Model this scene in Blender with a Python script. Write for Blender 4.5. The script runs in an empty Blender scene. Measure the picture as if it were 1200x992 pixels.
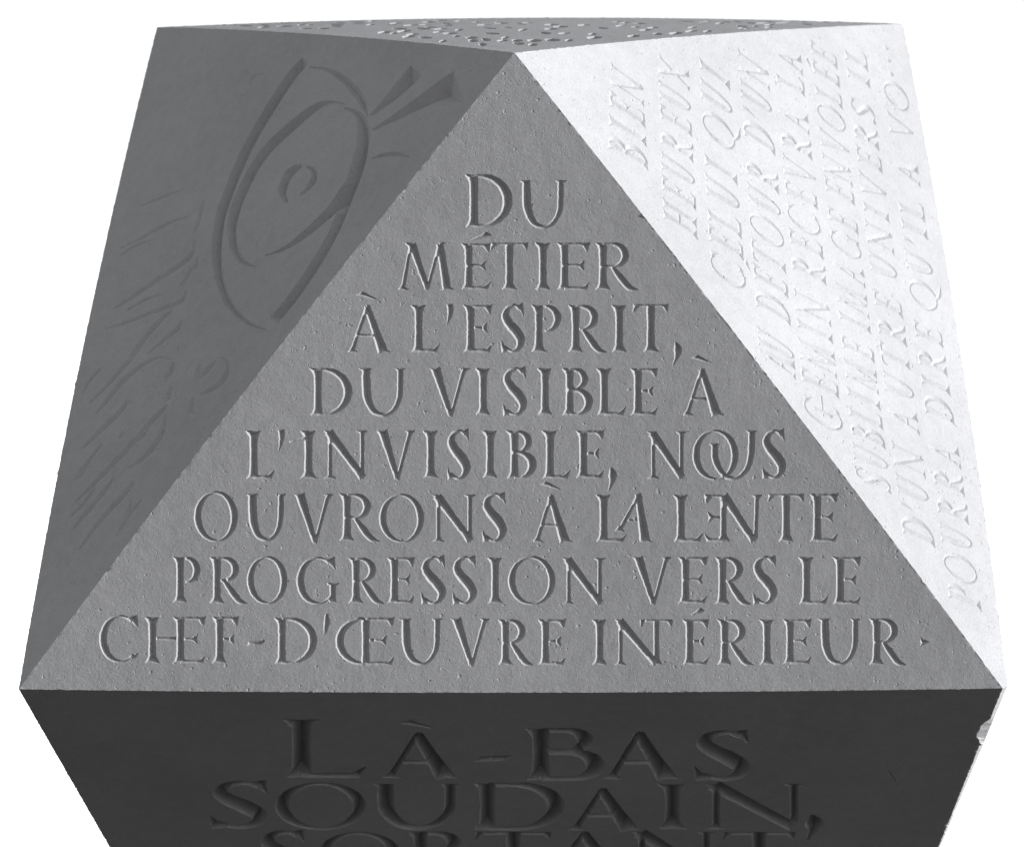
import bpy, math, random
import numpy as np
from mathutils import Vector, Matrix
from mathutils.geometry import delaunay_2d_cdt
rnd = random.Random(7)

# ------------------------------------------------------------------ camera, sky, sun, exposure
F = 4000.0                      # focal length in pixels of the 1200 px wide photograph
PITCH = math.radians(8.7)      # the photographer looks slightly upwards
CAM_H = 1.55
SUN_CAM = Vector((0.95, 0.108, 0.138)).normalized()    # towards the sun, in camera axes
SUN_STRENGTH = 4.3
SKY_STRENGTH = 0.15
EXPOSURE = 2.06

scene = bpy.context.scene
cam_data = bpy.data.cameras.new("camera")
cam = bpy.data.objects.new("camera", cam_data)
scene.collection.objects.link(cam)
cam.location = (0, 0, CAM_H)
cam.rotation_euler = (math.pi / 2 + PITCH, 0, 0)
cam_data.sensor_width = 36.0
cam_data.lens = 36.0 * F / 1200.0
cam_data.clip_start = 0.05
cam_data.clip_end = 5000
cam_data.dof.use_dof = True
cam_data.dof.focus_distance = 4.0
cam_data.dof.aperture_fstop = 7.0
scene.camera = cam
CAM_M = Matrix.Translation((0, 0, CAM_H)) @ Matrix.Rotation(math.pi / 2 + PITCH, 4, 'X')

sun_dir = (CAM_M.to_3x3() @ SUN_CAM).normalized()
sun_elev = math.asin(sun_dir.z)
sun_rot = math.atan2(sun_dir.x, sun_dir.y)
world = bpy.data.worlds.new("World")
scene.world = world
world.use_nodes = True
wn = world.node_tree.nodes
wl = world.node_tree.links
wn.clear()
sky = wn.new('ShaderNodeTexSky')
sky.sky_type = 'NISHITA'
sky.sun_disc = False
sky.sun_elevation = sun_elev
sky.sun_rotation = sun_rot
sky.air_density = 1.0
sky.dust_density = 0.2
sky.ozone_density = 1.0
hs = wn.new('ShaderNodeHueSaturation')
hs.inputs['Saturation'].default_value = 0.06
bg = wn.new('ShaderNodeBackground')
bg.inputs['Strength'].default_value = SKY_STRENGTH
wo = wn.new('ShaderNodeOutputWorld')
wl.new(sky.outputs[0], hs.inputs['Color'])
wl.new(hs.outputs[0], bg.inputs['Color'])
wl.new(bg.outputs[0], wo.inputs['Surface'])

sd = bpy.data.lights.new("sun", 'SUN')
sd.energy = SUN_STRENGTH
sd.angle = math.radians(0.5)
sd.color = (1.0, 0.995, 0.985)
so = bpy.data.objects.new("sun", sd)
so.rotation_euler = sun_dir.to_track_quat('Z', 'Y').to_euler()
so.location = (3, -1, 4)
scene.collection.objects.link(so)
vs = scene.view_settings
vs.view_transform = 'Standard'
vs.look = 'None'
vs.exposure = EXPOSURE
vs.gamma = 1.0
vs.use_curve_mapping = False

# ------------------------------------------------------------------ materials
def stone_material(name, base=0.34, warm=0.0, pit=1.0):
    m = bpy.data.materials.new(name)
    m.use_nodes = True
    n, l = m.node_tree.nodes, m.node_tree.links
    n.clear()
    out = n.new('ShaderNodeOutputMaterial')
    b = n.new('ShaderNodeBsdfPrincipled')
    b.inputs['Roughness'].default_value = 0.9
    b.inputs['Specular IOR Level'].default_value = 0.15
    l.new(b.outputs[0], out.inputs['Surface'])
    tc = n.new('ShaderNodeTexCoord')
    def noise(scale, detail=3.0, rough=0.55):
        t = n.new('ShaderNodeTexNoise')
        t.inputs['Scale'].default_value = scale
        t.inputs['Detail'].default_value = detail
        t.inputs['Roughness'].default_value = rough
        l.new(tc.outputs['Object'], t.inputs['Vector'])
        return t
    def ramp(src, a, bb, va=0.0, vb=1.0):
        r = n.new('ShaderNodeMapRange')
        r.interpolation_type = 'SMOOTHSTEP'
        r.inputs['From Min'].default_value = a
        r.inputs['From Max'].default_value = bb
        r.inputs['To Min'].default_value = va
        r.inputs['To Max'].default_value = vb
        l.new(src, r.inputs['Value'])
        return r.outputs[0]
    def mth(op, a, bb):
        x = n.new('ShaderNodeMath'); x.operation = op
        for i, v in enumerate((a, bb)):
            if isinstance(v, (int, float)): x.inputs[i].default_value = v
            else: l.new(v, x.inputs[i])
        return x.outputs[0]
    # colour: faint clouding and a fine sugary speckle
    big = noise(5.0, 4.0)
    mid = noise(60.0, 3.0)
    fine = noise(600.0, 2.0)
    f1 = ramp(big.outputs[0], 0.3, 0.7, 0.95, 1.04)
    f2 = ramp(mid.outputs[0], 0.3, 0.7, 0.97, 1.03)
    f3 = ramp(fine.outputs[0], 0.25, 0.75, 0.90, 1.08)
    v = mth('MULTIPLY', mth('MULTIPLY', f1, f2), f3)
    v = mth('MULTIPLY', v, base)
    cc = n.new('ShaderNodeCombineColor')
    l.new(mth('MULTIPLY', v, 0.985 + warm), cc.inputs[0])
    l.new(mth('MULTIPLY', v, 0.995), cc.inputs[1])
    l.new(mth('MULTIPLY', v, 1.037 - warm), cc.inputs[2])
    l.new(cc.outputs[0], b.inputs['Base Color'])
    # relief: fine tooth, shallow undulation, sparse pits gathered in patches
    vor = n.new('ShaderNodeTexVoronoi')
    vor.inputs['Scale'].default_value = 150.0
    vor.inputs['Randomness'].default_value = 1.0
    warp = noise(220.0, 2.0)
    vm = n.new('ShaderNodeVectorMath'); vm.operation = 'MULTIPLY_ADD'
    l.new(warp.outputs['Color'], vm.inputs[0])
    vm.inputs[1].default_value = (0.006, 0.006, 0.006)
    l.new(tc.outputs['Object'], vm.inputs[2])
    l.new(vm.outputs[0], vor.inputs['Vector'])
    sc_ = n.new('ShaderNodeSeparateColor')
    l.new(vor.outputs['Color'], sc_.inputs[0])
    patch = ramp(noise(16.0, 3.0).outputs[0], 0.45, 0.66, 0.02, 0.20)
    pick = mth('LESS_THAN', sc_.outputs[0], patch)
    dip = ramp(vor.outputs['Distance'], 0.05, 0.33, 1.0, 0.0)
    vor2 = n.new('ShaderNodeTexVoronoi')
    vor2.inputs['Scale'].default_value = 340.0
    l.new(vm.outputs[0], vor2.inputs['Vector'])
    sc2 = n.new('ShaderNodeSeparateColor')
    l.new(vor2.outputs['Color'], sc2.inputs[0])
    pick2 = mth('LESS_THAN', sc2.outputs[1], ramp(noise(9.0, 3.0).outputs[0], 0.40, 0.65, 0.08, 0.42))
    dip2 = mth('MULTIPLY', ramp(vor2.outputs['Distance'], 0.08, 0.36, 1.0, 0.0), pick2)
    pits = mth('ADD', mth('MULTIPLY', mth('MULTIPLY', dip, pick), -0.0010 * pit), mth('MULTIPLY', dip2, -0.00055 * pit))
    h = mth('ADD', pits, mth('MULTIPLY', fine.outputs[0], 0.00022))
    h = mth('ADD', h, mth('MULTIPLY', noise(260.0, 2.0).outputs[0], 0.00028))
    h = mth('ADD', h, mth('MULTIPLY', noise(40.0, 2.0).outputs[0], 0.0007))
    bump = n.new('ShaderNodeBump')
    bump.inputs['Strength'].default_value = 0.8
    bump.inputs['Distance'].default_value = 1.0
    l.new(h, bump.inputs['Height'])
    l.new(bump.outputs[0], b.inputs['Normal'])
    return m
STONE = stone_material("pale_limestone", 0.16)
# coarse dark gravel
GROUND = stone_material("ground_gravel", 0.09, 0.10, 3.0)

# ------------------------------------------------------------------ the stone's corners (camera axes, millimetres)
def V(px, py, z):
    return np.array([(px - 600) * z / F, -(py - 496) * z / F, -z])
def unproj(px, py, o, nrm):
    d = np.stack([np.asarray(px, float) - 600, -(np.asarray(py, float) - 496), np.full(np.shape(px), -F)], -1)
    t = np.dot(o, nrm) / (d @ nrm)
    return d * t[..., None]
def proj(P):
    z = -P[..., 2]
    return 600 + P[..., 0] * F / z, 496 - P[..., 1] * F / z
P = {}
P['A'] = V(603, 62, 4000)
P['L'] = V(22, 807, 4000)
P['R'] = V(1175, 806, 4000)
P['TL'] = V(184, 32, 4560)
P['TR'] = V(1058, 28, 4560)
nr = np.cross(P['R'] - P['A'], P['TR'] - P['A'])
P['R2'] = unproj(np.array(1181.0), np.array(803.0), P['A'], nr)
LOW_T = math.radians(60)
low_dir = np.array([0, -math.cos(LOW_T), -math.sin(LOW_T)])
nl = np.cross(low_dir, P['R'] - P['L'])
P['LL'] = unproj(np.array(219.0), np.array(1150.0), P['L'], nl)
P['LR'] = unproj(np.array(1036.0), np.array(1150.0), P['L'], nl)
P['BK'] = V(600, 210, 5700)
P['BL'] = V(140, 700, 5100)
P['BR'] = V(1070, 700, 5100)
BOW = {}
def setbow(a, b, v): BOW[(a, b)] = BOW[(b, a)] = np.array(v, float)
setbow('A', 'L', (-4.7, 3.6, 0.5)); setbow('A', 'R', (3.6, 2.8, 0.5)); setbow('L', 'R', (0, -4.5, 0))
setbow('TL', 'L', (-8.5, 1.5, 0)); setbow('TR', 'R2', (7.0, 1.5, 0)); setbow('TL', 'TR', (0, 10.5, 0))
setbow('A', 'TL', (0, 5.5, 0)); setbow('A', 'TR', (0, 4.5, 0))
setbow('TR', 'R', (7.0, 1.5, 0))
EDGE = {}
def edge(a, b):
    """sampled 3-D polyline a -> b, shared by the facets on both sides"""
    if (a, b) in EDGE: return EDGE[(a, b)]
    if (b, a) in EDGE: return EDGE[(b, a)][::-1]
    d = np.linalg.norm(P[b] - P[a])
    n = max(2, int(d / 3.2))
    t = np.linspace(0, 1, n + 1)
    r = np.random.RandomState(abs(hash_name(a + b)) % 9999)
    j = r.normal(0, 1, (n + 1, 3)) * 0.16
    chips = (r.rand(n + 1) < 0.06)
    j += chips[:, None] * r.normal(0, 0.45, (n + 1, 3))
    j[0] = j[-1] = 0
    pts = P[a] + (P[b] - P[a]) * t[:, None] + 4 * (t * (1 - t))[:, None] * BOW.get((a, b), np.zeros(3)) + j
    EDGE[(a, b)] = (t, pts, P[a] + (P[b] - P[a]) * t[:, None])
    return EDGE[(a, b)]
class _E(tuple): pass
def hash_name(s):
    h = 0
    for c in s: h = (h * 131 + ord(c)) % 1000003
    return h
def get_edge(a, b):
    if (a, b) in EDGE: return EDGE[(a, b)]
    if (b, a) in EDGE:
        t, p3, p0 = EDGE[(b, a)]
        return (t, p3[::-1], p0[::-1])
    return edge(a, b)
# chipped spot on the lower right arris
def add_chip():
    t, p3, p0 = edge('R', 'LR')
    nrm = nl
    chip = unproj(np.array([1158.5, 1154., 1149.5, 1148., 1145., 1144.5, 1147.5, 1148., 1150.5]), np.array([843., 846., 850., 855., 859., 863., 866., 870., 871.5]), P['L'], nrm)
    px, py = proj(p0)
    keep1 = py < 842; keep2 = py > 873
    p3n = np.vstack([p3[keep1], chip, p3[keep2]])
    p0n = np.vstack([p0[keep1], chip, p0[keep2]])
    EDGE[('R', 'LR')] = (None, p3n, p0n)
add_chip()

class Facet:
    def __init__(s, names, tri, kind='tri'):
        s.names, s.kind = names, kind
        s.a, s.b, s.c = (P[k] for k in tri)
        s.tri = tri
        s.o = s.a
        s.ex = (s.b - s.a) / np.linalg.norm(s.b - s.a)
        n = np.cross(s.b - s.a, s.c - s.a); n /= np.linalg.norm(n)
        cen = (s.a + s.b + s.c) / 3
        if n @ (-cen) < 0: n = -n
        s.n = n
        s.ey = np.cross(n, s.ex)
        M = np.array([[ (s.b - s.a) @ s.ex, (s.c - s.a) @ s.ex], [(s.b - s.a) @ s.ey, (s.c - s.a) @ s.ey]])
        s.Mi = np.linalg.inv(M)
    def to2(s, X): return np.stack([(X - s.o) @ s.ex, (X - s.o) @ s.ey], -1)
    def to3(s, uv):
        X = s.o + uv[..., :1] * s.ex + uv[..., 1:2] * s.ey
        bc = uv @ s.Mi.T
        b, c = bc[..., 0:1], bc[..., 1:2]; a = 1 - b - c
        ta, tb, tc = s.tri
        z = np.zeros(3)
        if s.kind == 'tri':
            X = X + 4 * a * b * BOW.get((ta, tb), z) + 4 * b * c * BOW.get((tb, tc), z) + 4 * a * c * BOW.get((ta, tc), z)
        else:      # quad hanging from its first edge
            t = np.clip(((X - s.a) @ s.ex) / np.linalg.norm(s.b - s.a), 0, 1)[..., None]
            v = np.abs((X - s.a) @ s.ey)[..., None]
            X = X + 4 * t * (1 - t) * np.exp(-v / 150.0) * BOW.get((ta, tb), z)
        return X
    def from_px(s, px, py):
        px, py = np.asarray(px, float), np.asarray(py, float)
        qx, qy = px.copy(), py.copy()
        for _ in range(4):
            uv = s.to2(unproj(qx, qy, s.o, s.n))
            x, y = proj(s.to3(uv))
            qx += px - x; qy += py - y
        return s.to2(unproj(qx, qy, s.o, s.n))

# ------------------------------------------------------------------ letter shapes: unions of closed loops, cap height 1
T, M_, t_ = 0.092, 0.085, 0.045
WT = 1.0
def stem(x, h=T, yb=0.0, yt=1.0, sb=None, st=None):
    h = h * WT
    if sb is None: sb = (h + .095, h + .095)
    if st is None: st = (h + .11, h + .08)
    p = []
    if sb: p += [(x - sb[0], yb), (x, yb + .012), (x + sb[1], yb), (x + h + (sb[1] - h) * .42, yb + .06)]
    else: p += [(x - h, yb), (x + h, yb)]
    p += [(x + h * .96, yb + .15 * (yt - yb)), (x + h * .86, (yb + yt) / 2), (x + h * .96, yt - .15 * (yt - yb))]
    if st: p += [(x + h + (st[1] - h) * .42, yt - .06), (x + st[1], yt), (x, yt - .014), (x - st[0], yt + .01), (x - h - (st[0] - h) * .42, yt - .065)]
    else: p += [(x + h, yt), (x - h, yt)]
    p += [(x - h * .96, yt - .15 * (yt - yb)), (x - h * .86, (yb + yt) / 2), (x - h * .96, yb + .15 * (yt - yb))]
    if sb: p += [(x - h - (sb[0] - h) * .42, yb + .055)]
    return [[p]]
def bar(x0, y0, x1, y1, h0, h1=None):
    if h1 is None: h1 = h0
    h0, h1 = h0 * WT, h1 * WT
    d = np.array([x1 - x0, y1 - y0]); L = np.linalg.norm(d); n = np.array([-d[1], d[0]]) / L
    a, b = np.array([x0, y0]), np.array([x1, y1]); m = (a + b) / 2; hm = (h0 + h1) / 2 * .93
    return [[[tuple(a - n * h0), tuple(m - n * hm), tuple(b - n * h1), tuple(b + n * h1), tuple(m + n * hm), tuple(a + n * h0)]]]
def poly(*p): return [[list(p)]]
def sweep(pts, hw):
    pts = np.array(pts, float); hw = np.array(hw, float) * WT
    d = np.gradient(pts, axis=0); d /= np.maximum(np.linalg.norm(d, axis=1), 1e-9)[:, None]
    n = np.stack([-d[:, 1], d[:, 0]], -1)
    a = pts + n * hw[:, None]; b = pts - n * hw[:, None]
    return [[[tuple(q) for q in a] + [tuple(q) for q in b[::-1]]]]
def crom(ctrl, n=7):
    """Catmull-Rom through rows (x, y, halfwidth)"""
    c = np.array(ctrl, float); c = np.vstack([2 * c[0] - c[1], c, 2 * c[-1] - c[-2]])
    out = []
    for i in range(1, len(c) - 2):
        for k in range(n):
            t = k / n
            out.append(.5 * ((2 * c[i]) + (-c[i - 1] + c[i + 1]) * t + (2 * c[i - 1] - 5 * c[i] + 4 * c[i + 1] - c[i + 2]) * t * t + (-c[i - 1] + 3 * c[i] - 3 * c[i + 1] + c[i + 2]) * t ** 3))
    out.append(c[-2])
    o = np.array(out); o[:, 2] = np.maximum(o[:, 2], .004)
    return o
def csweep(ctrl, n=7):
    o = crom(ctrl, n); return sweep(o[:, :2], o[:, 2])
def arcp(cx, cy, rx, ry, a0, a1, n=26):
    a = np.radians(np.linspace(a0, a1, n)); return np.stack([cx + rx * np.cos(a), cy + ry * np.sin(a)], -1), a
def bowl(xs, xr, yb, yt, hmax=M_, hth=.036):
    """D-like bowl from (xs,yt) round to (xs,yb) reaching xr"""
    cy = (yb + yt) / 2; ry = (yt - yb) / 2 - hth
    rx = min((xr - xs) * .72, ry * 1.15); cx = xr - hmax - rx
    p, a = arcp(cx, cy, rx, ry, 90, -90, 24)
    h = hth + (hmax - hth) * np.cos(a - .1).clip(0) ** 1.4
    p = np.vstack([[xs, yt - hth], p, [xs, yb + hth]]); h = np.concatenate([[hth], h, [hth]])
    return sweep(p, h)
def E_arms(xs, W, up=1, mid=.52, low=True):
    h = .036
    o = poly((xs, 1), (W - .03, 1.0), (W + .03, 1.03), (W - .02, .77), (W - .14, 1 - 2.3 * h), (xs, 1 - 2.3 * h))
    m = W * .90
    o += poly((xs, mid - h), (m - .13, mid - h), (m - .01, mid - .15), (m - .035, mid), (m, mid + .14), (m - .13, mid + h), (xs, mid + h))
    if low: o += poly((xs, 0), (W - .04, 0), (W + .03, .2), (W - .11, 2.5 * h), (xs, 2.3 * h))
    return o
def mirror(sh, W): return [[[(W - x, y) for x, y in lp] for lp in loops] for loops in sh]
def shift(sh, dx, dy=0, sx=1, sy=1): return [[[(x * sx + dx, y * sy + dy) for x, y in lp] for lp in loops] for loops in sh]
def serif_h(x, y, l, r, up):
    s = 1 if up else -1
    return poly((x - l, y), (x + r, y), (x + r * .4, y + s * .065), (x, y + s * .16), (x - l * .4, y + s * .065))
def grave(cx, w=.28, y=1.16): return poly((cx - w * .8, y + .05), (cx - w * .30, y + .14), (cx + w * .72, y - .03), (cx + w * .66, y - .06), (cx - w * .35, y + .025))
def acute(cx, w=.28, y=1.14): return poly((cx - w * .6, y - .07), (cx + w * .3, y + .12), (cx + w * .68, y + .03), (cx - w * .3, y - .06))
def C_shape(W, h=M_):
    p, a = arcp(W * .53, .5, W * .53 - h, .475, 47, 318, 34)
    hh = .03 + (h - .03) * (-np.cos(a - .12)).clip(0) ** 1.2
    o = sweep(p, hh)
    o += poly((W * .955, 1.01), (W * .99, .70), (W * .85, .82), (W * .66, .96))
    o += poly((W * 1.01, .25), (W * .93, .10), (W * .74, .01), (W * .84, .15))
    return o
def glyph(ch, W):
    h = T
    if ch == 'I': return stem(W / 2)
    if ch == 'I1': return stem(W * .55) + bar(W * .45, .84, -.12, .76, .055, .03)
    if ch == 'L': 
        xs = W * .30
        return stem(xs, sb=(h + .08, h)) + poly((xs, 0), (W - .05, 0), (W + .03, .22), (W - .13, .09), (xs, .08))
    if ch == 'E': xs = .22; return stem(xs, sb=(h + .08, h), st=(h + .085, h)) + E_arms(xs, W)
    if ch == 'F': xs = .22; return stem(xs, st=(h + .085, h)) + E_arms(xs, W, low=False)
    if ch == 'D': xs = .24; return stem(xs, sb=(h + .09, h), st=(h + .11, h)) + bowl(xs, W, 0, 1, .095)
    if ch == 'P': xs = .22; return stem(xs, st=(h + .085, h)) + bowl(xs + .12, W, .42, 1, .085)
    if ch == 'R':
        xs = .22
        return stem(xs, st=(h + .085, h)) + bowl(xs, W * .80, .46, 1, .085) + csweep([(W * .42, .50, .04), (W * .60, .28, .075), (W * .80, .06, .07), (W * 1.0, .005, .012)])
    if ch == 'B': xs = .22; return stem(xs, sb=(h + .09, h), st=(h + .1, h)) + bowl(xs, W * .86, .53, 1, .08) + bowl(xs, W, 0, .57, .095)
    if ch == 'O':
        o, _ = arcp(W / 2, .5, W / 2, .52, 0, 352, 46); i, a = arcp(W / 2, .5, W / 2 - .155 * WT, .455, 0, 352, 46)
        i[:, 0] += .0; i[:, 1] += -.02 * np.cos(a)
        return [[[tuple(q) for q in o], [tuple(q) for q in i]]]
    if ch == 'Q': return glyph('O', W) + csweep([(W * .55, .02, .04), (W * .8, -.14, .06), (W * 1.15, -.22, .015)])
    if ch == 'C': return C_shape(W)
    if ch == 'CH':   # C holding a small crossed stem
        return C_shape(W * .85) + bar(W * .5, .25, W * .5, .75, .06) + bar(W * .35, .5, W * 1.05, .5, .028)
    if ch == 'G': return C_shape(W * .95) + stem(W * .86, .075, .04, .46, sb=None or (), st=(.15, .15))
    if ch == 'U':
        xl, xr = .19, W - .16
        return serif_h(xl, 1, .20, .16, False) + serif_h(xr, 1, .15, .15, False) + csweep([(xl, 1.0, .085), (xl + .005, .7, .095), (xl + .03, .38, .09), (xl + (xr - xl) * .22, .12, .07), (xl + (xr - xl) * .52, .035, .045), (xl + (xr - xl) * .80, .14, .05), (xr - .02, .38, .062), (xr, .7, .065), (xr, 1.0, .065)])
    if ch == 'V': 
        return serif_h(.17, 1, .17, .15, False) + serif_h(W - .14, 1, .14, .14, False) + bar(.16, 1, W * .53, .0, .105, .055) + bar(W - .14, 1, W * .53, -.03, .05, .04) + poly((W * .53 - .06, .12), (W * .53, -.05), (W * .53 + .06, .12))
    if ch == 'A':
        a = W * .46
        return bar(a, .98, .13, .02, .045, .05) + bar(a - .01, 1.0, W - .20, .0, .07, .115) + serif_h(.13, 0, .13, .17, True) + serif_h(W - .20, 0, .19, .20, True) + bar(W * .27, .36, W * .62, .36, .040) + poly((a - .07, .9), (a, 1.06), (a + .08, .88))
    if ch == 'Agrave': return glyph('A', W) + grave(W * .45, .30, 1.17)
    if ch == 'Eacute': return glyph('E', W) + acute(W * .6)
    if ch == 'Eacc2': return glyph('E', W) + acute(W * .7, .42, 1.13)
    if ch == 'N':
        xl, xr = .17, W - .17
        return bar(xl, .02, xl, .96, .048) + bar(xr, .1, xr, .98, .05) + bar(xl - .03, .97, xr + .02, .02, .10, .08) + serif_h(xl, 0, .16, .16, True) + serif_h(xr, 1, .16, .16, False) + serif_h(xl - .03, 1, .13, .05, False) + poly((xr - .07, .15), (xr + .02, -.05), (xr + .05, .16))
    if ch == 'M':
        a, b, c, e = W * .26, W * .50, W * .72, W - .2
        return bar(a - .02, .96, .14, .02, .04, .05) + bar(a, .97, b + .02, .03, .095, .06) + bar(c, .97, b + .02, .02, .045, .04) + bar(c, .98, e, .0, .08, .10) + serif_h(.14, 0, .14, .16, True) + serif_h(e, 0, .18, .19, True) + serif_h(a - .04, 1, .14, .06, False) + serif_h(c + .02, 1, .05, .14, False) + poly((b - .05, .1), (b + .02, -.05), (b + .07, .1))
    if ch == 'T':
        x = W / 2
        return stem(x, st=()) + poly((.02, .995), (W - .02, 1.0), (W + .0, 1.03), (W - .03, .80), (W - .13, .93), (.13, .93), (.0, .78))
    if ch == 'H': return stem(.2) + stem(W - .2) + bar(.2, .52, W - .2, .52, .042)
    if ch == 'X':
        return bar(.13, .98, W - .16, .02, .10) + bar(W - .14, .98, .12, .02, .04) + serif_h(.13, 1, .13, .14, False) + serif_h(W - .14, 1, .12, .12, False) + serif_h(.12, 0, .12, .12, True) + serif_h(W - .16, 0, .14, .15, True)
    if ch == 'S':
        c = [(.80, .87, .035), (.58, .965, .036), (.32, .92, .055), (.20, .76, .085), (.34, .60, .10), (.62, .43, .11), (.80, .25, .095), (.68, .08, .055), (.42, .035, .036), (.16, .13, .035)]
        return csweep([(x * W, y, hh) for x, y, hh in c]) + poly((W * .90, 1.03), (W * .93, .72), (W * .80, .84), (W * .62, .99)) + poly((W * .03, .30), (W * .05, -.01), (W * .3, .02), (W * .18, .14))
    if ch == 'apos': return csweep([(W * .5, 1.0, .07), (W * .55, .82, .06), (W * .3, .6, .02), (W * .1, .5, .006)])
    if ch == 'aposs': return csweep([(W * .6, 1.03, .04), (W * .6, .82, .07), (W * .4, .55, .02)])
    if ch == 'comma': return csweep([(W * .45, .22, .02), (W * .62, .06, .09), (W * .5, -.12, .045), (W * .15, -.30, .008)])
    if ch == 'hyph': return poly((0, .40), (.10, .445), (.12, .52), (W, .55), (W - .09, .45), (W - .11, .43))
    if ch == 'dot': return poly((.02, .30), (.1, .42), (.06, .62), (.15, .52), (W, .46), (W * .5, .38))
    if ch == 'OU':   # O and U interlocked
        o = shift(glyph('O', W * .70), 0)
        xl, xr = W * .34, W * .90
        return o + serif_h(xl, .74, .16, .13, False) + serif_h(xr, 1, .15, .15, False) + csweep([(xl, .74, .07), (xl + .02, .38, .075), (xl + (xr - xl) * .25, .10, .06), (xl + (xr - xl) * .52, .03, .045), (xl + (xr - xl) * .80, .16, .055), (xr - .03, .45, .07), (xr, 1.0, .075)])
    if ch == 'LA':
        a = W * .52; xs = W * .18
        return stem(xs, sb=(h + .08, h)) + poly((xs, 0), (W * .50, 0), (W * .56, .18), (W * .45, .09), (xs, .085)) + bar(a + .30, 1, a - .10, .26, .045, .05) + serif_h(a - .12, .22, .14, .16, True) + bar(a + .28, 1.02, W - .20, 0, .07, .115) + serif_h(W - .20, 0, .19, .20, True) + bar(a + .06, .46, a + .40, .46, .028) + poly((a + .22, .9), (a + .29, 1.06), (a + .37, .88))
    if ch == 'EN':   # reversed E sharing its stem with N
        xs = W * .31; e = mirror(E_arms(.0, W * .31 + .02), W * .31 + .02)
        return e + stem(xs, .075, st=()) + bar(xs, .99, W - .22, .02, .10, .08) + bar(W - .19, .08, W - .16, .98, .05) + serif_h(W - .16, 1, .16, .16, False) + poly((W - .29, .15), (W - .2, -.05), (W - .16, .16))
    if ch == 'HE':
        xe = W * .60
        return stem(.19) + bar(.19, .53, xe, .53, .042) + stem(xe, sb=(h + .08, h), st=(h + .085, h)) + E_arms(xe, W)
    if ch == 'OE':
        xe = W * .52; p, a = arcp(xe, .5, xe - M_, .475, 95, 268, 24)
        return sweep(p, .035 + .055 * (-np.cos(a)).clip(0) ** 1.2) + stem(xe, sb=(h * .9, h), st=(h * .9, h)) + E_arms(xe, W)
    if ch == 'NT':   # N whose right stem carries the bar of T
        xl, xr = .17, W * .72
        return bar(xl, .02, xl, .96, .048) + bar(xl - .03, .97, xr, .02, .10, .08) + stem(xr, .07, st=()) + serif_h(xl, 0, .16, .16, True) + serif_h(xl - .03, 1, .13, .05, False) + poly((W * .45, .995), (W - .02, 1.0), (W, 1.03), (W - .03, .80), (W - .13, .93), (W * .53, .93), (W * .45, .78))
    if ch == 'AU':
        return glyph('A', W * .62) + shift(glyph('U', W * .62), W * .38)
    if ch == 'SL': return stem(W / 2)
    raise KeyError(ch)

# ------------------------------------------------------------------ union of loops -> clean outlines
def in_poly(pts, loop):
    x, y = pts[:, 0], pts[:, 1]; L = np.asarray(loop, float)
    x0, y0 = L[:, 0], L[:, 1]; x1, y1 = np.roll(x0, -1), np.roll(y0, -1)
    c = (y0[None] > y[:, None]) != (y1[None] > y[:, None])
    with np.errstate(divide='ignore', invalid='ignore'):
        xi = (x1 - x0)[None] * (y[:, None] - y0[None]) / (y1 - y0)[None] + x0[None]
    return (np.sum(c & (x[:, None] < xi), axis=1) % 2) == 1
def union(shape):
    vs_, es = [], []
    for loops in shape:
        for lp in loops:
            k = len(vs_)
            vs_ += [Vector((float(x), float(y))) for x, y in lp]
            es += [(k + i, k + (i + 1) % len(lp)) for i in range(len(lp))]
    ov, oe, of, *_ = delaunay_2d_cdt(vs_, es, [], 0, 1e-5)
    Vv = np.array([(v.x, v.y) for v in ov]); Ft = np.array([list(f) for f in of])
    cen = Vv[Ft].mean(1)
    ins = np.zeros(len(Ft), bool)
    for loops in shape:
        p = np.zeros(len(Ft), bool)
        for lp in loops: p ^= in_poly(cen, lp)
        ins |= p
    a_ = Vv[Ft[:, 1]] - Vv[Ft[:, 0]]; b_ = Vv[Ft[:, 2]] - Vv[Ft[:, 0]]
    nxt = {}; cnt = {}
    for f, i in zip(Ft, ins):
        if not i: continue
        for k in range(3):
            cnt[(f[k], f[(k + 1) % 3])] = 1
    for (a, b) in cnt:
        if (b, a) not in cnt: nxt.setdefault(a, []).append(b)
    loops = []
    while nxt:
        a0 = next(iter(nxt)); lp = [a0]; cur = a0
        while True:
            b = nxt[cur].pop()
            if not nxt[cur]: del nxt[cur]
            if b == a0 or b not in nxt: break
            lp.append(b); cur = b
        if len(lp) >= 3:
            q = Vv[lp]; ar = .5 * np.sum(q[:, 0] * np.roll(q[:, 1], -1) - q[:, 1] * np.roll(q[:, 0], -1))
            if abs(ar) > 2e-4: loops.append(q)
    return loops          # counter-clockwise outside, clockwise holes
def densify(lp, step):
    out = []
    for i in range(len(lp)):
        a, b = lp[i], lp[(i + 1) % len(lp)]; d = np.linalg.norm(b - a)
        if d < 1e-6: continue
        n = max(1, int(math.ceil(d / step)))
        for k in range(n): out.append(a + (b - a) * k / n)
    return np.array(out)
def seg_dist(p, A, B):
    d = B - A; L2 = np.maximum((d ** 2).sum(1), 1e-12)
    t = np.clip(((p[:, None] - A[None]) * d[None]).sum(2) / L2[None], 0, 1)
    q = A[None] + t[..., None] * d[None]
    return np.sqrt(((p[:, None] - q) ** 2).sum(2)).min(1)
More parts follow.
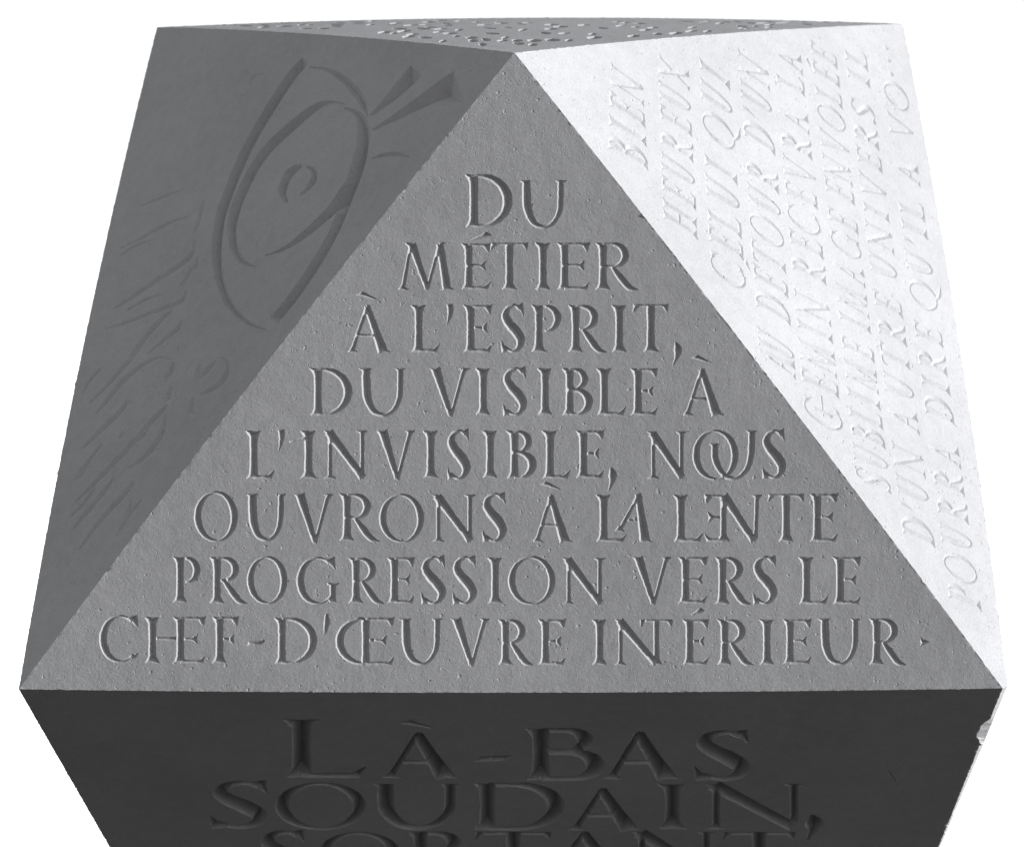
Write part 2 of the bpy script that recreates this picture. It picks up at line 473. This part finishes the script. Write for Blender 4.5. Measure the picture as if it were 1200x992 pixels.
def thin(pts, keep_d):
    seen = {}; out = []
    for i, p in enumerate(pts):
        k = (int(p[0] // keep_d), int(p[1] // keep_d)); ok = True
        for dx in (-1, 0, 1):
            for dy in (-1, 0, 1):
                for j in seen.get((k[0] + dx, k[1] + dy), ()):
                    if (pts[j][0] - p[0]) ** 2 + (pts[j][1] - p[1]) ** 2 < keep_d ** 2: ok = False
        if ok: seen.setdefault(k, []).append(i); out.append(i)
    return out
def groove(loops, scale):
    """interior vertices (2-D, distance) of the carved shape bounded by loops; scale = cap height in mm"""
    A = np.vstack(loops); B = np.vstack([np.roll(l, -1, axis=0) for l in loops])
    mid = (A + B) / 2; d = B - A; L = np.linalg.norm(d, axis=1); n = np.stack([-d[:, 1], d[:, 0]], -1) / np.maximum(L, 1e-9)[:, None]
    hi = np.full(len(mid), .6 * scale); lo = np.zeros(len(mid))
    for _ in range(16):
        t = (hi + lo) / 2; c = mid + n * t[:, None]
        ok = seg_dist(c, A, B) >= t * .985 - 1e-4
        lo = np.where(ok, t, lo); hi = np.where(ok, hi, t)
    c = mid + n * lo[:, None]
    dd = seg_dist(c, A, B)
    pin = np.zeros(len(c), bool)
    for l in loops: pin ^= in_poly(c, l)
    good = (dd > .012 * scale) & pin & (lo < .59 * scale)
    c, dd = c[good], dd[good]
    o = np.argsort(-dd); c, dd = c[o], dd[o]
    k = thin(c, .020 * scale)
    return c[k], dd[k]

# ------------------------------------------------------------------ building one carved facet
root = bpy.data.objects.new("carved_stone", None)
scene.collection.objects.link(root)
root["label"] = "pale grey stone polyhedron with French text and a large eye carved in its facets"
root["category"] = "stone sculpture"
BASE = CAM_M @ Vector(((P['LL'] + P['LR']) / 2 * .001 + np.array([0, 0, -.35])))
root.location = (BASE.x, BASE.y, 0.0)
CM = np.array(CAM_M)
def world_co(X):
    X = np.asarray(X) * .001
    return X @ CM[:3, :3].T + CM[:3, 3] - np.array(root.location)
def mk(name, co, faces, mat, parent, label=None, smooth=True, sharp=None):
    me = bpy.data.meshes.new(name)
    me.from_pydata([tuple(c) for c in co], [], [tuple(int(i) for i in f) for f in faces])
    me.materials.append(mat)
    me.polygons.foreach_set("use_smooth", [smooth] * len(me.polygons))
    me.update()
    if sharp: me.set_sharp_from_angle(angle=math.radians(sharp))
    ob = bpy.data.objects.new(name, me)
    scene.collection.objects.link(ob)
    ob.parent = parent
    if label: ob["label"] = label
    return ob
nrs = np.random.RandomState(3)
def carve(f, glyphs, grid, label, slope=.8, stuff=None, jit=.18):
    """glyphs: list of (name, loops in facet mm, scale mm, slope)"""
    verts, e3, edges, depth = [], {}, [], []
    ring2, ring3 = [], []
    m = len(f.names)
    for i in range(m):
        t, p3, p0 = get_edge(f.names[i], f.names[(i + 1) % m])
        ring2 += list(f.to2(p0)[:-1]); ring3 += list(p3[:-1])
    for q, X in zip(ring2, ring3):
        e3[len(verts)] = X; verts.append(q); depth.append(0)
    nb = len(verts)
    edges += [(i, (i + 1) % nb) for i in range(nb)]
    R2 = np.array(ring2)
    tg = np.roll(R2, -1, axis=0) - np.roll(R2, 1, axis=0); tg /= np.maximum(np.linalg.norm(tg, axis=1), 1e-9)[:, None]
    inn = np.stack([-tg[:, 1], tg[:, 0]], -1)
    if .5 * np.sum(R2[:, 0] * np.roll(R2[:, 1], -1) - R2[:, 1] * np.roll(R2[:, 0], -1)) < 0: inn = -inn
    ringpts = []
    for off, stp in ((1.6, 1), (3.4, 1), (8.0, 2), (16.0, 4)):
        q = (R2 + inn * off)[::stp]
        q = q[in_poly(q, R2)]
        q = q[seg_dist(q, R2, np.roll(R2, -1, axis=0)) > off * .8]
        ringpts.append(q)
    ringpts = np.vstack(ringpts)
    loops_all = []; gpolys = []
    allp = []
    for gi, (nm, loops, sc, sl) in enumerate(glyphs):
        lps = []
        for lp in loops:
            q = densify(lp, max(.055 * sc, 1.2))
            q = q[thin(q, .2)]
            if len(q) < 3: continue
            q = q + nrs.normal(0, jit, q.shape)
            lps.append(q)
        gpolys.append(lps)
        if not lps: continue
        for q in lps:
            k = len(verts); verts += list(q); depth += [0] * len(q)
            edges += [(k + i, k + (i + 1) % len(q)) for i in range(len(q))]
            allp.append(q)
        c, dd = groove(lps, sc)
        verts += list(c); depth += list(-dd * sl)
    # plain surface points
    R2 = np.array(ring2); mn, mx = R2.min(0), R2.max(0)
    gx, gy = np.meshgrid(np.arange(mn[0], mx[0], grid), np.arange(mn[1], mx[1], grid))
    g = np.stack([gx.ravel(), gy.ravel()], -1) + nrs.uniform(-.3, .3, (gx.size, 2)) * grid
    g = g[in_poly(g, R2)]
    g = g[seg_dist(g, R2, np.roll(R2, -1, axis=0)) > 20]
    g = np.vstack([g, ringpts])
    if allp:
        ap = np.vstack(allp)
        keep = np.ones(len(g), bool)
        for i in range(0, len(g), 256):
            dm = np.sqrt(((g[i:i + 256, None] - ap[None]) ** 2).sum(2)).min(1)
            keep[i:i + 256] = dm > 3.0
        for lps in gpolys:
            ins = np.zeros(len(g), bool)
            for q in lps: ins ^= in_poly(g, q)
            keep &= ~ins
        g = g[keep]
    verts += list(g); depth += [0] * len(g)
    ov, oe, of, orv, *_ = delaunay_2d_cdt([Vector((float(a), float(b))) for a, b in verts], edges, [], 0, 1e-4)
    V2 = np.array([(v.x, v.y) for v in ov]); Ft = np.array([list(q) for q in of])
    D = np.zeros(len(V2)); over = {}
    for i, o in enumerate(orv):
        if o: D[i] = min(depth[k] for k in o) if all(depth[k] < 0 for k in o) else 0
        for k in o:
            if k in e3: over[i] = e3[k]
    cen = V2[Ft].mean(1)
    inside = in_poly(cen, R2)
    owner = np.full(len(Ft), -1)
    for gi, lps in enumerate(gpolys):
        if not lps: continue
        a = np.vstack(lps); bmn, bmx = a.min(0), a.max(0)
        idx = np.where((cen[:, 0] > bmn[0]) & (cen[:, 0] < bmx[0]) & (cen[:, 1] > bmn[1]) & (cen[:, 1] < bmx[1]) & (owner < 0))[0]
        if not len(idx): continue
        p = np.zeros(len(idx), bool)
        for q in lps: p ^= in_poly(cen[idx], q)
        owner[idx[p]] = gi
    D[np.unique(Ft[inside & (owner < 0)])] = 0
    # intersection vertices strictly inside a neighbour's groove keep depth 0: they are few
    X = f.to3(V2)
    for i, x in over.items(): X[i] = x
    X = X + D[:, None] * f.n
    W3 = world_co(X)
    tri = Ft
    n3 = np.cross(X[tri[:, 1]] - X[tri[:, 0]], X[tri[:, 2]] - X[tri[:, 0]]) @ f.n
    flip = n3 < 0
    tri = tri.copy(); tri[flip] = tri[flip][:, ::-1]
    def sub(mask):
        t = tri[mask]; u, inv = np.unique(t, return_inverse=True)
        return W3[u], inv.reshape(-1, 3)
    co, fa = sub(inside & (owner < 0))
    fo = mk("facet", co, fa, STONE, root, label)
    if stuff:
        co, fa = sub(inside & (owner >= 0))
        s_ = mk(stuff, co, fa, STONE, fo, None, True, 24); s_["kind"] = "stuff"
    else:
        for gi, (nm, *_r) in enumerate(glyphs):
            msk = inside & (owner == gi)
            if msk.any():
                co, fa = sub(msk); mk(nm, co, fa, STONE, fo, None, True, 24)
    return fo

def letters_between(f, items, name="carved_letter", slope=.8, asp=1.0):
    """items: (glyph, x0, x1, ytop, ybase) in photograph pixels, upright letters"""
    out = []
    for it in items:
        ch, x0, x1, yt, yb = it[:5]
        hgt = yb - yt; W = (x1 - x0) / (hgt * asp)
        for lp_set in [union(glyph(ch, W))]:
            loops = []
            for lp in lp_set:
                q = densify(lp, .06)
                loops.append(f.from_px(x0 + q[:, 0] * hgt * asp, yb - q[:, 1] * hgt))
            loops = orient(loops)
            out.append((name, loops, hgt * asp, slope))
    return out
def orient(loops):
    # outer loop counter-clockwise in facet coordinates
    def ar(q): return .5 * np.sum(q[:, 0] * np.roll(q[:, 1], -1) - q[:, 1] * np.roll(q[:, 0], -1))
    if not loops: return loops
    big = max(loops, key=lambda q: abs(ar(q)))
    return loops if ar(big) > 0 else [q[::-1] for q in loops]
ADV = dict(A=.74, B=.6, C=.75, D=.74, E=.54, F=.5, G=.78, H=.76, I=.42, L=.52, M=.92, N=.78, O=.80, P=.58, Q=.82, R=.68, S=.52, T=.68, U=.70, V=.74, X=.72)
ADV.update(Eacute=.54, apos=.22, CH=.95, AU=1.1, dot=.3, comma=.25, hyph=.4)
def line_quad(f, toks, p0, p1, q0, q1, cap, slope=.8, name="carved_letter", gap=.10, wscale=1.0):
    """text running along the base line p0->p1 with cap line q0->q1 (photograph pixels); cap in mm"""
    tot = 0; lay = []
    for tk in toks:
        if tk == ' ': tot += .34; continue
        w = ADV.get(tk, .7); lay.append((tk, tot, w)); tot += w + gap
    tot -= gap
    out = []
    p0, p1, q0, q1 = (np.array(v, float) for v in (p0, p1, q0, q1))
    for tk, x, w in lay:
        loops = []
        for lp in union(glyph(tk, w)):
            q = densify(lp, .07)
            u = ((x + q[:, 0]) / tot)[:, None]; v = q[:, 1:2]
            pix = (p0 + (p1 - p0) * u) * (1 - v) + (q0 + (q1 - q0) * u) * v
            loops.append(f.from_px(pix[:, 0], pix[:, 1]))
        out.append((name, orient(loops), cap, slope))
    return out
def strokes(f, lst, name, slope=.6, wide=1.0):
    """brush-like cuts; strokes that touch are merged into one cut, every separate cut is its own piece"""
    sh = []
    for ctrls in lst:
        for ctrl in (ctrls if isinstance(ctrls[0], list) else [ctrls]):
            o = crom([(x, y, w * .57 * wide) for x, y, w in ctrl], 6)
            sh += sweep(o[:, :2] * 0.01, np.maximum(o[:, 2], .35) * 0.01)
    loops = union(sh)
    ar = lambda q: .5 * np.sum(q[:, 0] * np.roll(q[:, 1], -1) - q[:, 1] * np.roll(q[:, 0], -1))
    outer = [q for q in loops if ar(q) > 0]; holes = [q for q in loops if ar(q) <= 0]
    out = []
    for q in outer:
        grp = [q] + [h for h in holes if in_poly(h[:1], q)[0]]
        L2 = []
        for lp in grp:
            d = densify(lp * 100, 3.0)
            L2.append(f.from_px(d[:, 0], d[:, 1]))
        out.append((name, orient(L2), 40.0, slope))
    return out

# ---- front facet: DU METIER A L'ESPRIT ...
front = Facet(['A', 'L', 'R'], ('A', 'L', 'R'))
R1 = [('D', 540, 601, 204, 267), ('U', 606, 666, 211, 268)]
R2_ = [('M', 464, 535, 284, 340), ('Eacc2', 537, 574, 285, 339.5), ('T', 574, 619.5, 284, 340), ('I', 624, 648, 284, 340), ('E', 649, 690, 284, 340), ('R', 694, 748, 284, 340)]
R3 = [('Agrave', 405, 460, 358, 413), ('L', 480, 515, 357, 413), ('apos', 520, 534, 356, 413), ('E', 539, 576, 357, 413), ('S', 586, 616, 356, 413), ('P', 619, 658, 357, 413), ('R', 662, 711, 357, 413), ('I', 714, 737, 357, 413), ('T', 741, 784, 356, 413), ('comma', 785, 800, 357, 413)]
R4 = [('D', 359, 413, 431, 487), ('U', 418, 478, 431, 488), ('V', 501, 552, 431, 487), ('I', 553, 579, 431, 486.5), ('S', 588, 619, 430, 487), ('I', 628, 649, 431, 486.5), ('B', 655, 695, 431, 487), ('L', 697, 733, 431, 487), ('E', 735, 770, 431, 487), ('Agrave', 798, 851, 432, 487)]
R5 = [('L', 287, 321, 504, 561), ('apos', 324, 335, 503, 560), ('I1', 346, 374, 504, 561), ('N', 377, 434, 504, 561), ('V', 439, 489, 504, 561), ('I', 493, 516, 504, 560), ('S', 523, 552, 503, 562), ('I', 563, 585, 504, 560), ('B', 590, 629, 504, 561), ('L', 634, 668, 504, 561), ('E', 671, 707, 504, 560.5), ('comma', 710, 723, 503, 560), ('N', 756, 808, 505, 561), ('OU', 811, 889, 504, 562), ('S', 892, 922, 503, 561)]
R6 = [('O', 227, 279, 576, 634), ('U', 285, 338, 578, 634), ('V', 342, 393, 578, 635), ('R', 394, 445, 578, 634), ('O', 444, 497, 579, 635), ('N', 504, 560, 579, 635), ('S', 564, 595, 577, 635), ('Agrave', 622, 673, 580, 635), ('LA', 694, 767, 579, 635), ('L', 787, 823, 579, 635), ('EN', 826, 896, 579, 635), ('T', 899, 943, 578, 635), ('E', 945, 981, 578, 635)]
R7 = [('P', 199, 235, 652, 706), ('R', 242, 290, 652, 707), ('O', 289, 337, 652, 707), ('G', 347, 397, 652, 708), ('R', 405, 450, 653, 707), ('E', 450, 485, 652.5, 707), ('S', 492, 524, 651, 708), ('S', 529, 560, 651, 708), ('I', 568, 592, 652.5, 707), ('O', 595, 651, 652, 708), ('N', 657, 712, 653, 708), ('V', 739, 789, 652, 707), ('E', 791, 828, 652, 707), ('R', 834, 880, 652, 708), ('S', 881, 912, 651, 708), ('L', 934, 970, 652, 708), ('E', 972, 1008, 652, 708)]
R8 = [('C', 116, 163, 720, 776), ('HE', 168, 240, 722, 777), ('F', 245, 279, 722, 777), ('hyph', 285, 312, 726, 778), ('D', 317, 372, 723, 778), ('aposs', 375, 388, 720, 772), ('OE', 393, 461, 723, 779), ('U', 465, 521, 724, 779), ('V', 526, 576, 724, 779), ('R', 580, 625, 725, 779), ('E', 627, 662, 725, 779), ('I', 692, 713, 725, 779), ('NT', 718, 789, 725, 779), ('Eacute', 796, 830, 725, 779), ('R', 837, 883, 725, 779), ('I', 888, 909, 725, 779), ('E', 914, 950, 725, 778), ('U', 956, 1011, 724, 779), ('R', 1015, 1062, 724, 779), ('dot', 1074, 1090, 724, 775)]
items = R1 + R2_ + R3 + R4 + R5 + R6 + R7 + R8
carve(front, letters_between(front, items, slope=.66), 26, "front triangular facet carved with eight lines of Roman capitals")

# ---- right facet: BIEN HEUREUX CELUI QUI ... reading upwards
right = Facet(['A', 'R', 'R2', 'TR'], ('A', 'R', 'TR'))
S_ = lambda s: [{'É': 'Eacute', "'": 'apos', '&': 'CH', '%': 'AU', '.': 'dot'}.get(c, c) for c in s]
WT = 1.0
g = []
g += line_quad(right, S_('BIEN'), (760, 203), (753, 97), (712, 176), (716, 70), 40, .5)
g += line_quad(right, S_('HEUREUX'), (818, 284), (807, 81), (777, 257), (771, 60), 40, .5)
g += line_quad(right, S_('CELUI QUI'), (875, 346), (855, 92), (833, 322), (819, 64), 40, .5)
g += line_quad(right, S_("% DÉTOUR D'UN"), (933, 447), (900, 80), (890, 422), (864, 54), 40, .5)
g += line_quad(right, S_('&EMIN RECEVRA LA'), (989, 512), (938, 62), (943, 490), (905, 44), 40, .5)
g += line_quad(right, S_('SUBLIME IMAGE ENVOLÉE'), (1045, 580), (980, 66), (1003, 561), (949, 46), 40, .5)
g += line_quad(right, S_("D'UN AUTRE UNIVERS IL"), (1097, 646), (1015, 64), (1058, 628), (988, 48), 40, .5)
g += line_quad(right, S_("POURRA DIRE QU'IL A VO"), (1151, 719), (1062, 103), (1112, 703), (1034, 88), 40, .5)
g += strokes(right, [[(1036, 54, 2), (1039, 57, 3), (1041, 59, 2)], [(1039, 68, 2), (1042, 71, 3), (1044, 73, 2)], [(1042, 83, 2), (1045, 87, 3), (1046, 90, 2)]], "carved_letter", .5)
carve(right, g, 26, "bright sunlit facet carved with eight lines of capitals reading upwards")

WT = 1.0
# ---- left facet: the eye and the loose flourishes
left = Facet(['A', 'TL', 'L'], ('A', 'TL', 'L'))
EYE = [
 [(358, 71, 9), (345, 85, 10), (332, 103, 10), (310, 138, 10), (295, 164, 10), (280, 195, 10), (267, 228, 10), (259, 252, 10.5), (255, 280, 11), (254.5, 303, 10.5), (258, 330, 9.5), (270, 358, 8), (290, 378, 5), (313, 387, 1.5)],
 [[(404, 122, 1.5), (386, 120, 4), (368, 127, 8), (343, 147, 10), (317, 171, 10), (299, 195, 10), (284, 224, 10.5), (276, 245, 10.5), (272, 267, 10), (274.5, 290, 9), (284, 306, 6), (301, 313.5, 1.5)],
 [(362, 79, 1.5), (383, 82, 4), (401, 92, 8), (416, 107, 10), (425, 121, 8), (431, 137, 1.5)],
 [(402, 126, 1.5), (412, 130, 5), (421.5, 137, 9), (426.5, 153, 13), (424.5, 175, 14), (418.5, 197, 14), (410.5, 221, 12.5), (401, 248, 10.5), (388.5, 277, 10), (368, 312, 10), (344.5, 346.5, 10), (320.7, 376, 10)],
 [(411, 212, 9), (402, 227, 11), (391, 243, 11), (375, 259, 9), (354, 277, 7), (332, 292, 4), (310, 300, 1.2)]],
 [(354, 194, 4), (344, 199, 8), (336, 208, 9), (331, 224, 9), (336, 238, 6)],
 [(359, 195, 3), (367, 200, 6), (368, 209, 7), (362, 219, 5), (352, 229, 1.5)]]
LASH = [
 [(434, 136, 3), (452, 120, 8), (470, 102, 13), (488, 83, 16)],
 [(436, 153, 2), (465, 137, 8), (500, 117, 16), (523, 107, 27), (538, 102, 34)],
 [(436, 186, 2), (450, 182, 5), (465, 181, 5), (480, 184, 2)]]
FLO = [
 [(254, 422, 2), (243, 434, 5), (230, 448, 2)], [(235, 426, 2), (232, 437, 5), (229, 448, 2)],
 [(254, 419, 2), (266, 424, 3), (265, 441, 5), (252, 455, 5), (234, 463, 3)], [(226, 465, 2), (225, 475, 4), (224, 486, 6)],
 [(204, 424, 2), (201, 435, 5), (193, 444, 3)], [(200, 421, 2), (186, 419, 3), (168, 428, 4), (143, 448, 4.5), (125, 470, 4), (112, 486, 2)],
 [[(170, 402, 2), (148, 427, 4), (123, 455, 3), (104, 473, 2)], [(202, 363, 2), (188, 376, 4.5), (172, 394, 4.5), (152, 420, 3)]], [(151, 468, 4), (140, 484, 4.5), (120, 503, 4.5), (95, 527, 3)],
 [(201, 452, 3), (197, 468, 4), (190, 466, 2)], [(197, 475, 4), (178, 494, 4.5), (155, 520, 4.5), (123, 554, 4.5), (88, 589, 2)],
 [(194, 484, 2), (191, 505, 4.5), (180, 524, 5), (165, 540, 4), (150, 549, 2)], [(134, 560, 2), (122, 576, 4), (104, 598, 4), (84, 622, 2)],
 [(158, 564, 4), (142, 584, 4.5), (118, 610, 4), (92, 645, 2)], [(154, 584, 2), (152, 597, 4), (147, 609, 3)],
 [(145, 504, 2), (142, 512, 4), (138, 515, 2)], [(105, 545, 2), (95, 555, 5), (88, 563, 3)],
 [(239, 233, 2), (236, 248, 3.5), (231, 265, 3.5), (226, 274, 1.5)], [(228, 280, 2), (226, 296, 3.5), (212, 311, 4.5), (190, 325, 4.5), (162, 344, 4), (134, 362, 2)],
 [(224, 313, 2), (220, 324, 4), (211, 336, 2)], [(219, 341, 2), (214, 352, 4), (200, 359, 4.5), (178, 367, 4), (150, 378, 3.5), (122, 386, 2)],
 [(213, 374, 2), (208, 386, 4), (192, 399, 4), (172, 416, 2)],
 [(180, 281, 1.5), (160, 288, 3), (140, 300, 2)], [(215, 222, 1.5), (190, 232, 3), (165, 242, 2)], [(221, 254, 1.5), (198, 262, 3), (165, 280, 3), (140, 292, 1.5)],
 [(120, 430, 1.5), (105, 447, 3), (96, 462, 1.5)], [(176, 500, 1.5), (168, 512, 3.5), (160, 520, 1.5)], [(190, 345, 1.5), (170, 352, 3), (146, 366, 1.5)],
 [(120, 520, 1.5), (104, 540, 3), (90, 556, 1.5)], [(112, 570, 1.5), (98, 590, 3), (82, 606, 1.5)], [(232, 300, 1.5), (229, 312, 3), (222, 320, 1.5)], [(166, 585, 1.5), (150, 606, 3), (136, 628, 1.5)],
 [(289, 82, 2), (290, 86, 4), (291, 90, 2)], [(310, 87, 1.5), (300, 89, 2.5), (295, 94, 3), (294, 102, 1.5)], [(284, 110, 1.5), (284.5, 114, 3)]]
carve(left, strokes(left, EYE, "carved_eye_line", .8) + strokes(left, LASH, "carved_lash", .7) + strokes(left, FLO, "carved_flourish", .40, 1.45), 24,
      "shaded facet carved with a large eye with lashes", jit=.08)

# ---- lower facet: LA-BAS SOUDAIN, SORTANT
low = Facet(['L', 'LL', 'LR', 'R'], ('L', 'R', 'LL'), 'quad')
WT = 1.2
LO = [('L', 322, 428, 842, 911), ('Agrave', 446, 540, 859, 911), ('hyph', 551, 602, 860, 914), ('B', 611, 708, 853, 914), ('A', 705, 800, 858, 912), ('S', 811, 884, 856, 914),
      ('S', 243, 320, 915, 970), ('O', 322, 430, 917, 971), ('U', 435, 542, 918, 971), ('D', 549, 661, 917, 972), ('A', 664, 754, 924, 972), ('I', 765, 811, 918, 971), ('N', 824, 946, 918, 971), ('comma', 940, 964, 905, 968),
      ('S', 302, 362, 973, 1024), ('O', 372, 470, 975, 1025), ('R', 474, 556, 974, 1024), ('T', 556, 648, 974, 1024), ('A', 640, 736, 975, 1024), ('N', 738, 842, 974, 1024), ('T', 846, 934, 974, 1024)]
carve(low, letters_between(low, LO, slope=1.25, asp=1.7) + strokes(low, [[(1037, 901, 1.5), (1043, 906, 3), (1048, 914, 3), (1051, 919, 1.5)]], "tool_mark", .5), 24, "dark downward-facing facet carved with large Roman capitals")
WT = 1.0

# ---- top facet: foreshortened carving
top = Facet(['A', 'TR', 'TL'], ('A', 'TR', 'TL'))
TOPM = []
rr = random.Random(11)
def edge_y(x):
    return 62 - (603 - x) * 30 / 419 if x < 603 else 62 - (x - 603) * 34 / 455
for row, yy in enumerate((52, 47.5, 43.5, 40, 37, 34.3, 32, 30, 28.2, 26.6, 25.2)):
    half = 455 * (62 - yy) / 36 * .80 + 10
    x = 606 - half + rr.uniform(0, 10)
    while x < 600 + half:
        w = rr.uniform(8, 17)
        if rr.random() < .45 and yy < edge_y(x) - 7 + .0 * w and yy > 27 - 7 + (0 if abs(x - 600) < 250 else (abs(x - 600) - 250) * .03):
            dy = rr.uniform(-.9, .9); th = rr.uniform(.45, .75) * (1.0 + (yy - 25) * .075)
            y_ = yy + rr.uniform(-1.1, 1.1)
            TOPM.append([(x, y_ + dy, th * .6), (x + w / 2, y_, th), (x + w, y_ - dy * .6, th * .6)])
        x += w + rr.uniform(4, 12)
def top_marks():
    out = []
    for ctrl in TOPM:
        q = np.array([(c[0], c[1]) for c in ctrl]); th = [c[2] for c in ctrl]
        lp = np.array([(q[0, 0], q[0, 1] + th[0]), (q[1, 0], q[1, 1] + th[1]), (q[2, 0], q[2, 1] + th[2]), (q[2, 0] + 1, q[2, 1] - th[2]), (q[1, 0], q[1, 1] - th[1]), (q[0, 0] - 1, q[0, 1] - th[0])])
        L2 = densify(top.from_px(lp[:, 0], lp[:, 1]), 3.0)
        out.append(("carved_mark", orient([L2]), 40.0, .7))
    return out
carve(top, top_marks(), 24, "level top facet seen almost edge-on with small carved marks", stuff="carved_marks", jit=.1)

# ---- narrow sunlit side beside the lower facet, and the plain rear
def strip(e1, e2, name, mat, parent):
    a, b = e1, e2; co = np.vstack([a, b]); na = len(a); fa = []; i = j = 0
    la = np.concatenate([[0], np.cumsum(np.linalg.norm(np.diff(a, axis=0), axis=1))]); la /= la[-1]
    lb = np.concatenate([[0], np.cumsum(np.linalg.norm(np.diff(b, axis=0), axis=1))]); lb /= lb[-1]
    while i < len(a) - 1 or j < len(b) - 1:
        if j >= len(b) - 1 or (i < len(a) - 1 and la[i + 1] <= lb[j + 1]): fa.append((i, i + 1, na + j)); i += 1
        else: fa.append((i, na + j + 1, na + j)); j += 1
    return co, fa
e1 = get_edge('R', 'LR')[1]; e2 = get_edge('R2', 'LR')[1]
co, fa = strip(e1, e2, 0, 0, 0)
mk("facet", world_co(co), fa, STONE, root, "narrow pale side beside the dark lower facet", smooth=False)
# rear
co, fa = [], []
def fan(names, apex):
    pts = []
    for i in range(len(names)):
        pts += list(get_edge(names[i], names[(i + 1) % len(names)])[1][:-1])
    k = len(co); co.extend(pts); c = len(co); co.append(np.mean([P[n] for n in names], axis=0)); n = len(pts)
    for i in range(n): fa.append((k + i, k + (i + 1) % n, c))
P['BB'] = P['LL'] + np.array([60, 60, -620.0]); P['BC'] = P['LR'] + np.array([-60, 60, -620.0])
for nm in (['TL', 'TR', 'BK'], ['TL', 'BK', 'BL'], ['TR', 'BR', 'BK'], ['TL', 'BL', 'L'], ['TR', 'R2', 'BR'], ['BK', 'BR', 'BL'],
           ['L', 'BL', 'BB', 'LL'], ['R2', 'LR', 'BC', 'BR'], ['BL', 'BR', 'BC', 'BB'], ['LL', 'BB', 'BC', 'LR']): fan(nm, None)
rear = mk("rear_facets", world_co(np.array(co)), fa, STONE, root, None, smooth=False)
# pedestal carrying the block
import bmesh
bm = bmesh.new()
ctr = np.mean([world_co(P[k]) for k in ('LL', 'LR', 'BB', 'BC')], axis=0)
hz = [min(world_co(P[k])[2] for k in ('LL', 'LR', 'BB', 'BC'))][0] + .02
r = bmesh.ops.create_cube(bm, size=1)
for v in bm.verts:
    v.co = Vector((ctr[0] + v.co.x * .62, ctr[1] + v.co.y * .42, (v.co.z + .5) * hz))
bmesh.ops.bevel(bm, geom=bm.edges[:], offset=.012, segments=2, affect='EDGES')
me = bpy.data.meshes.new("pedestal"); bm.to_mesh(me); bm.free(); me.materials.append(STONE)
po = bpy.data.objects.new("pedestal", me); scene.collection.objects.link(po); po.parent = root

# ------------------------------------------------------------------ ground
me = bpy.data.meshes.new("ground")
me.from_pydata([(-2500, -2500, 0), (2500, -2500, 0), (2500, 2500, 0), (-2500, 2500, 0)], [], [(0, 1, 2, 3)])
me.materials.append(GROUND)
gd = bpy.data.objects.new("ground", me); scene.collection.objects.link(gd); gd["kind"] = "structure"
print("SUN elev", math.degrees(sun_elev), "rot", math.degrees(sun_rot), "tris", sum(len(o.data.polygons) for o in scene.objects if o.type == 'MESH'))
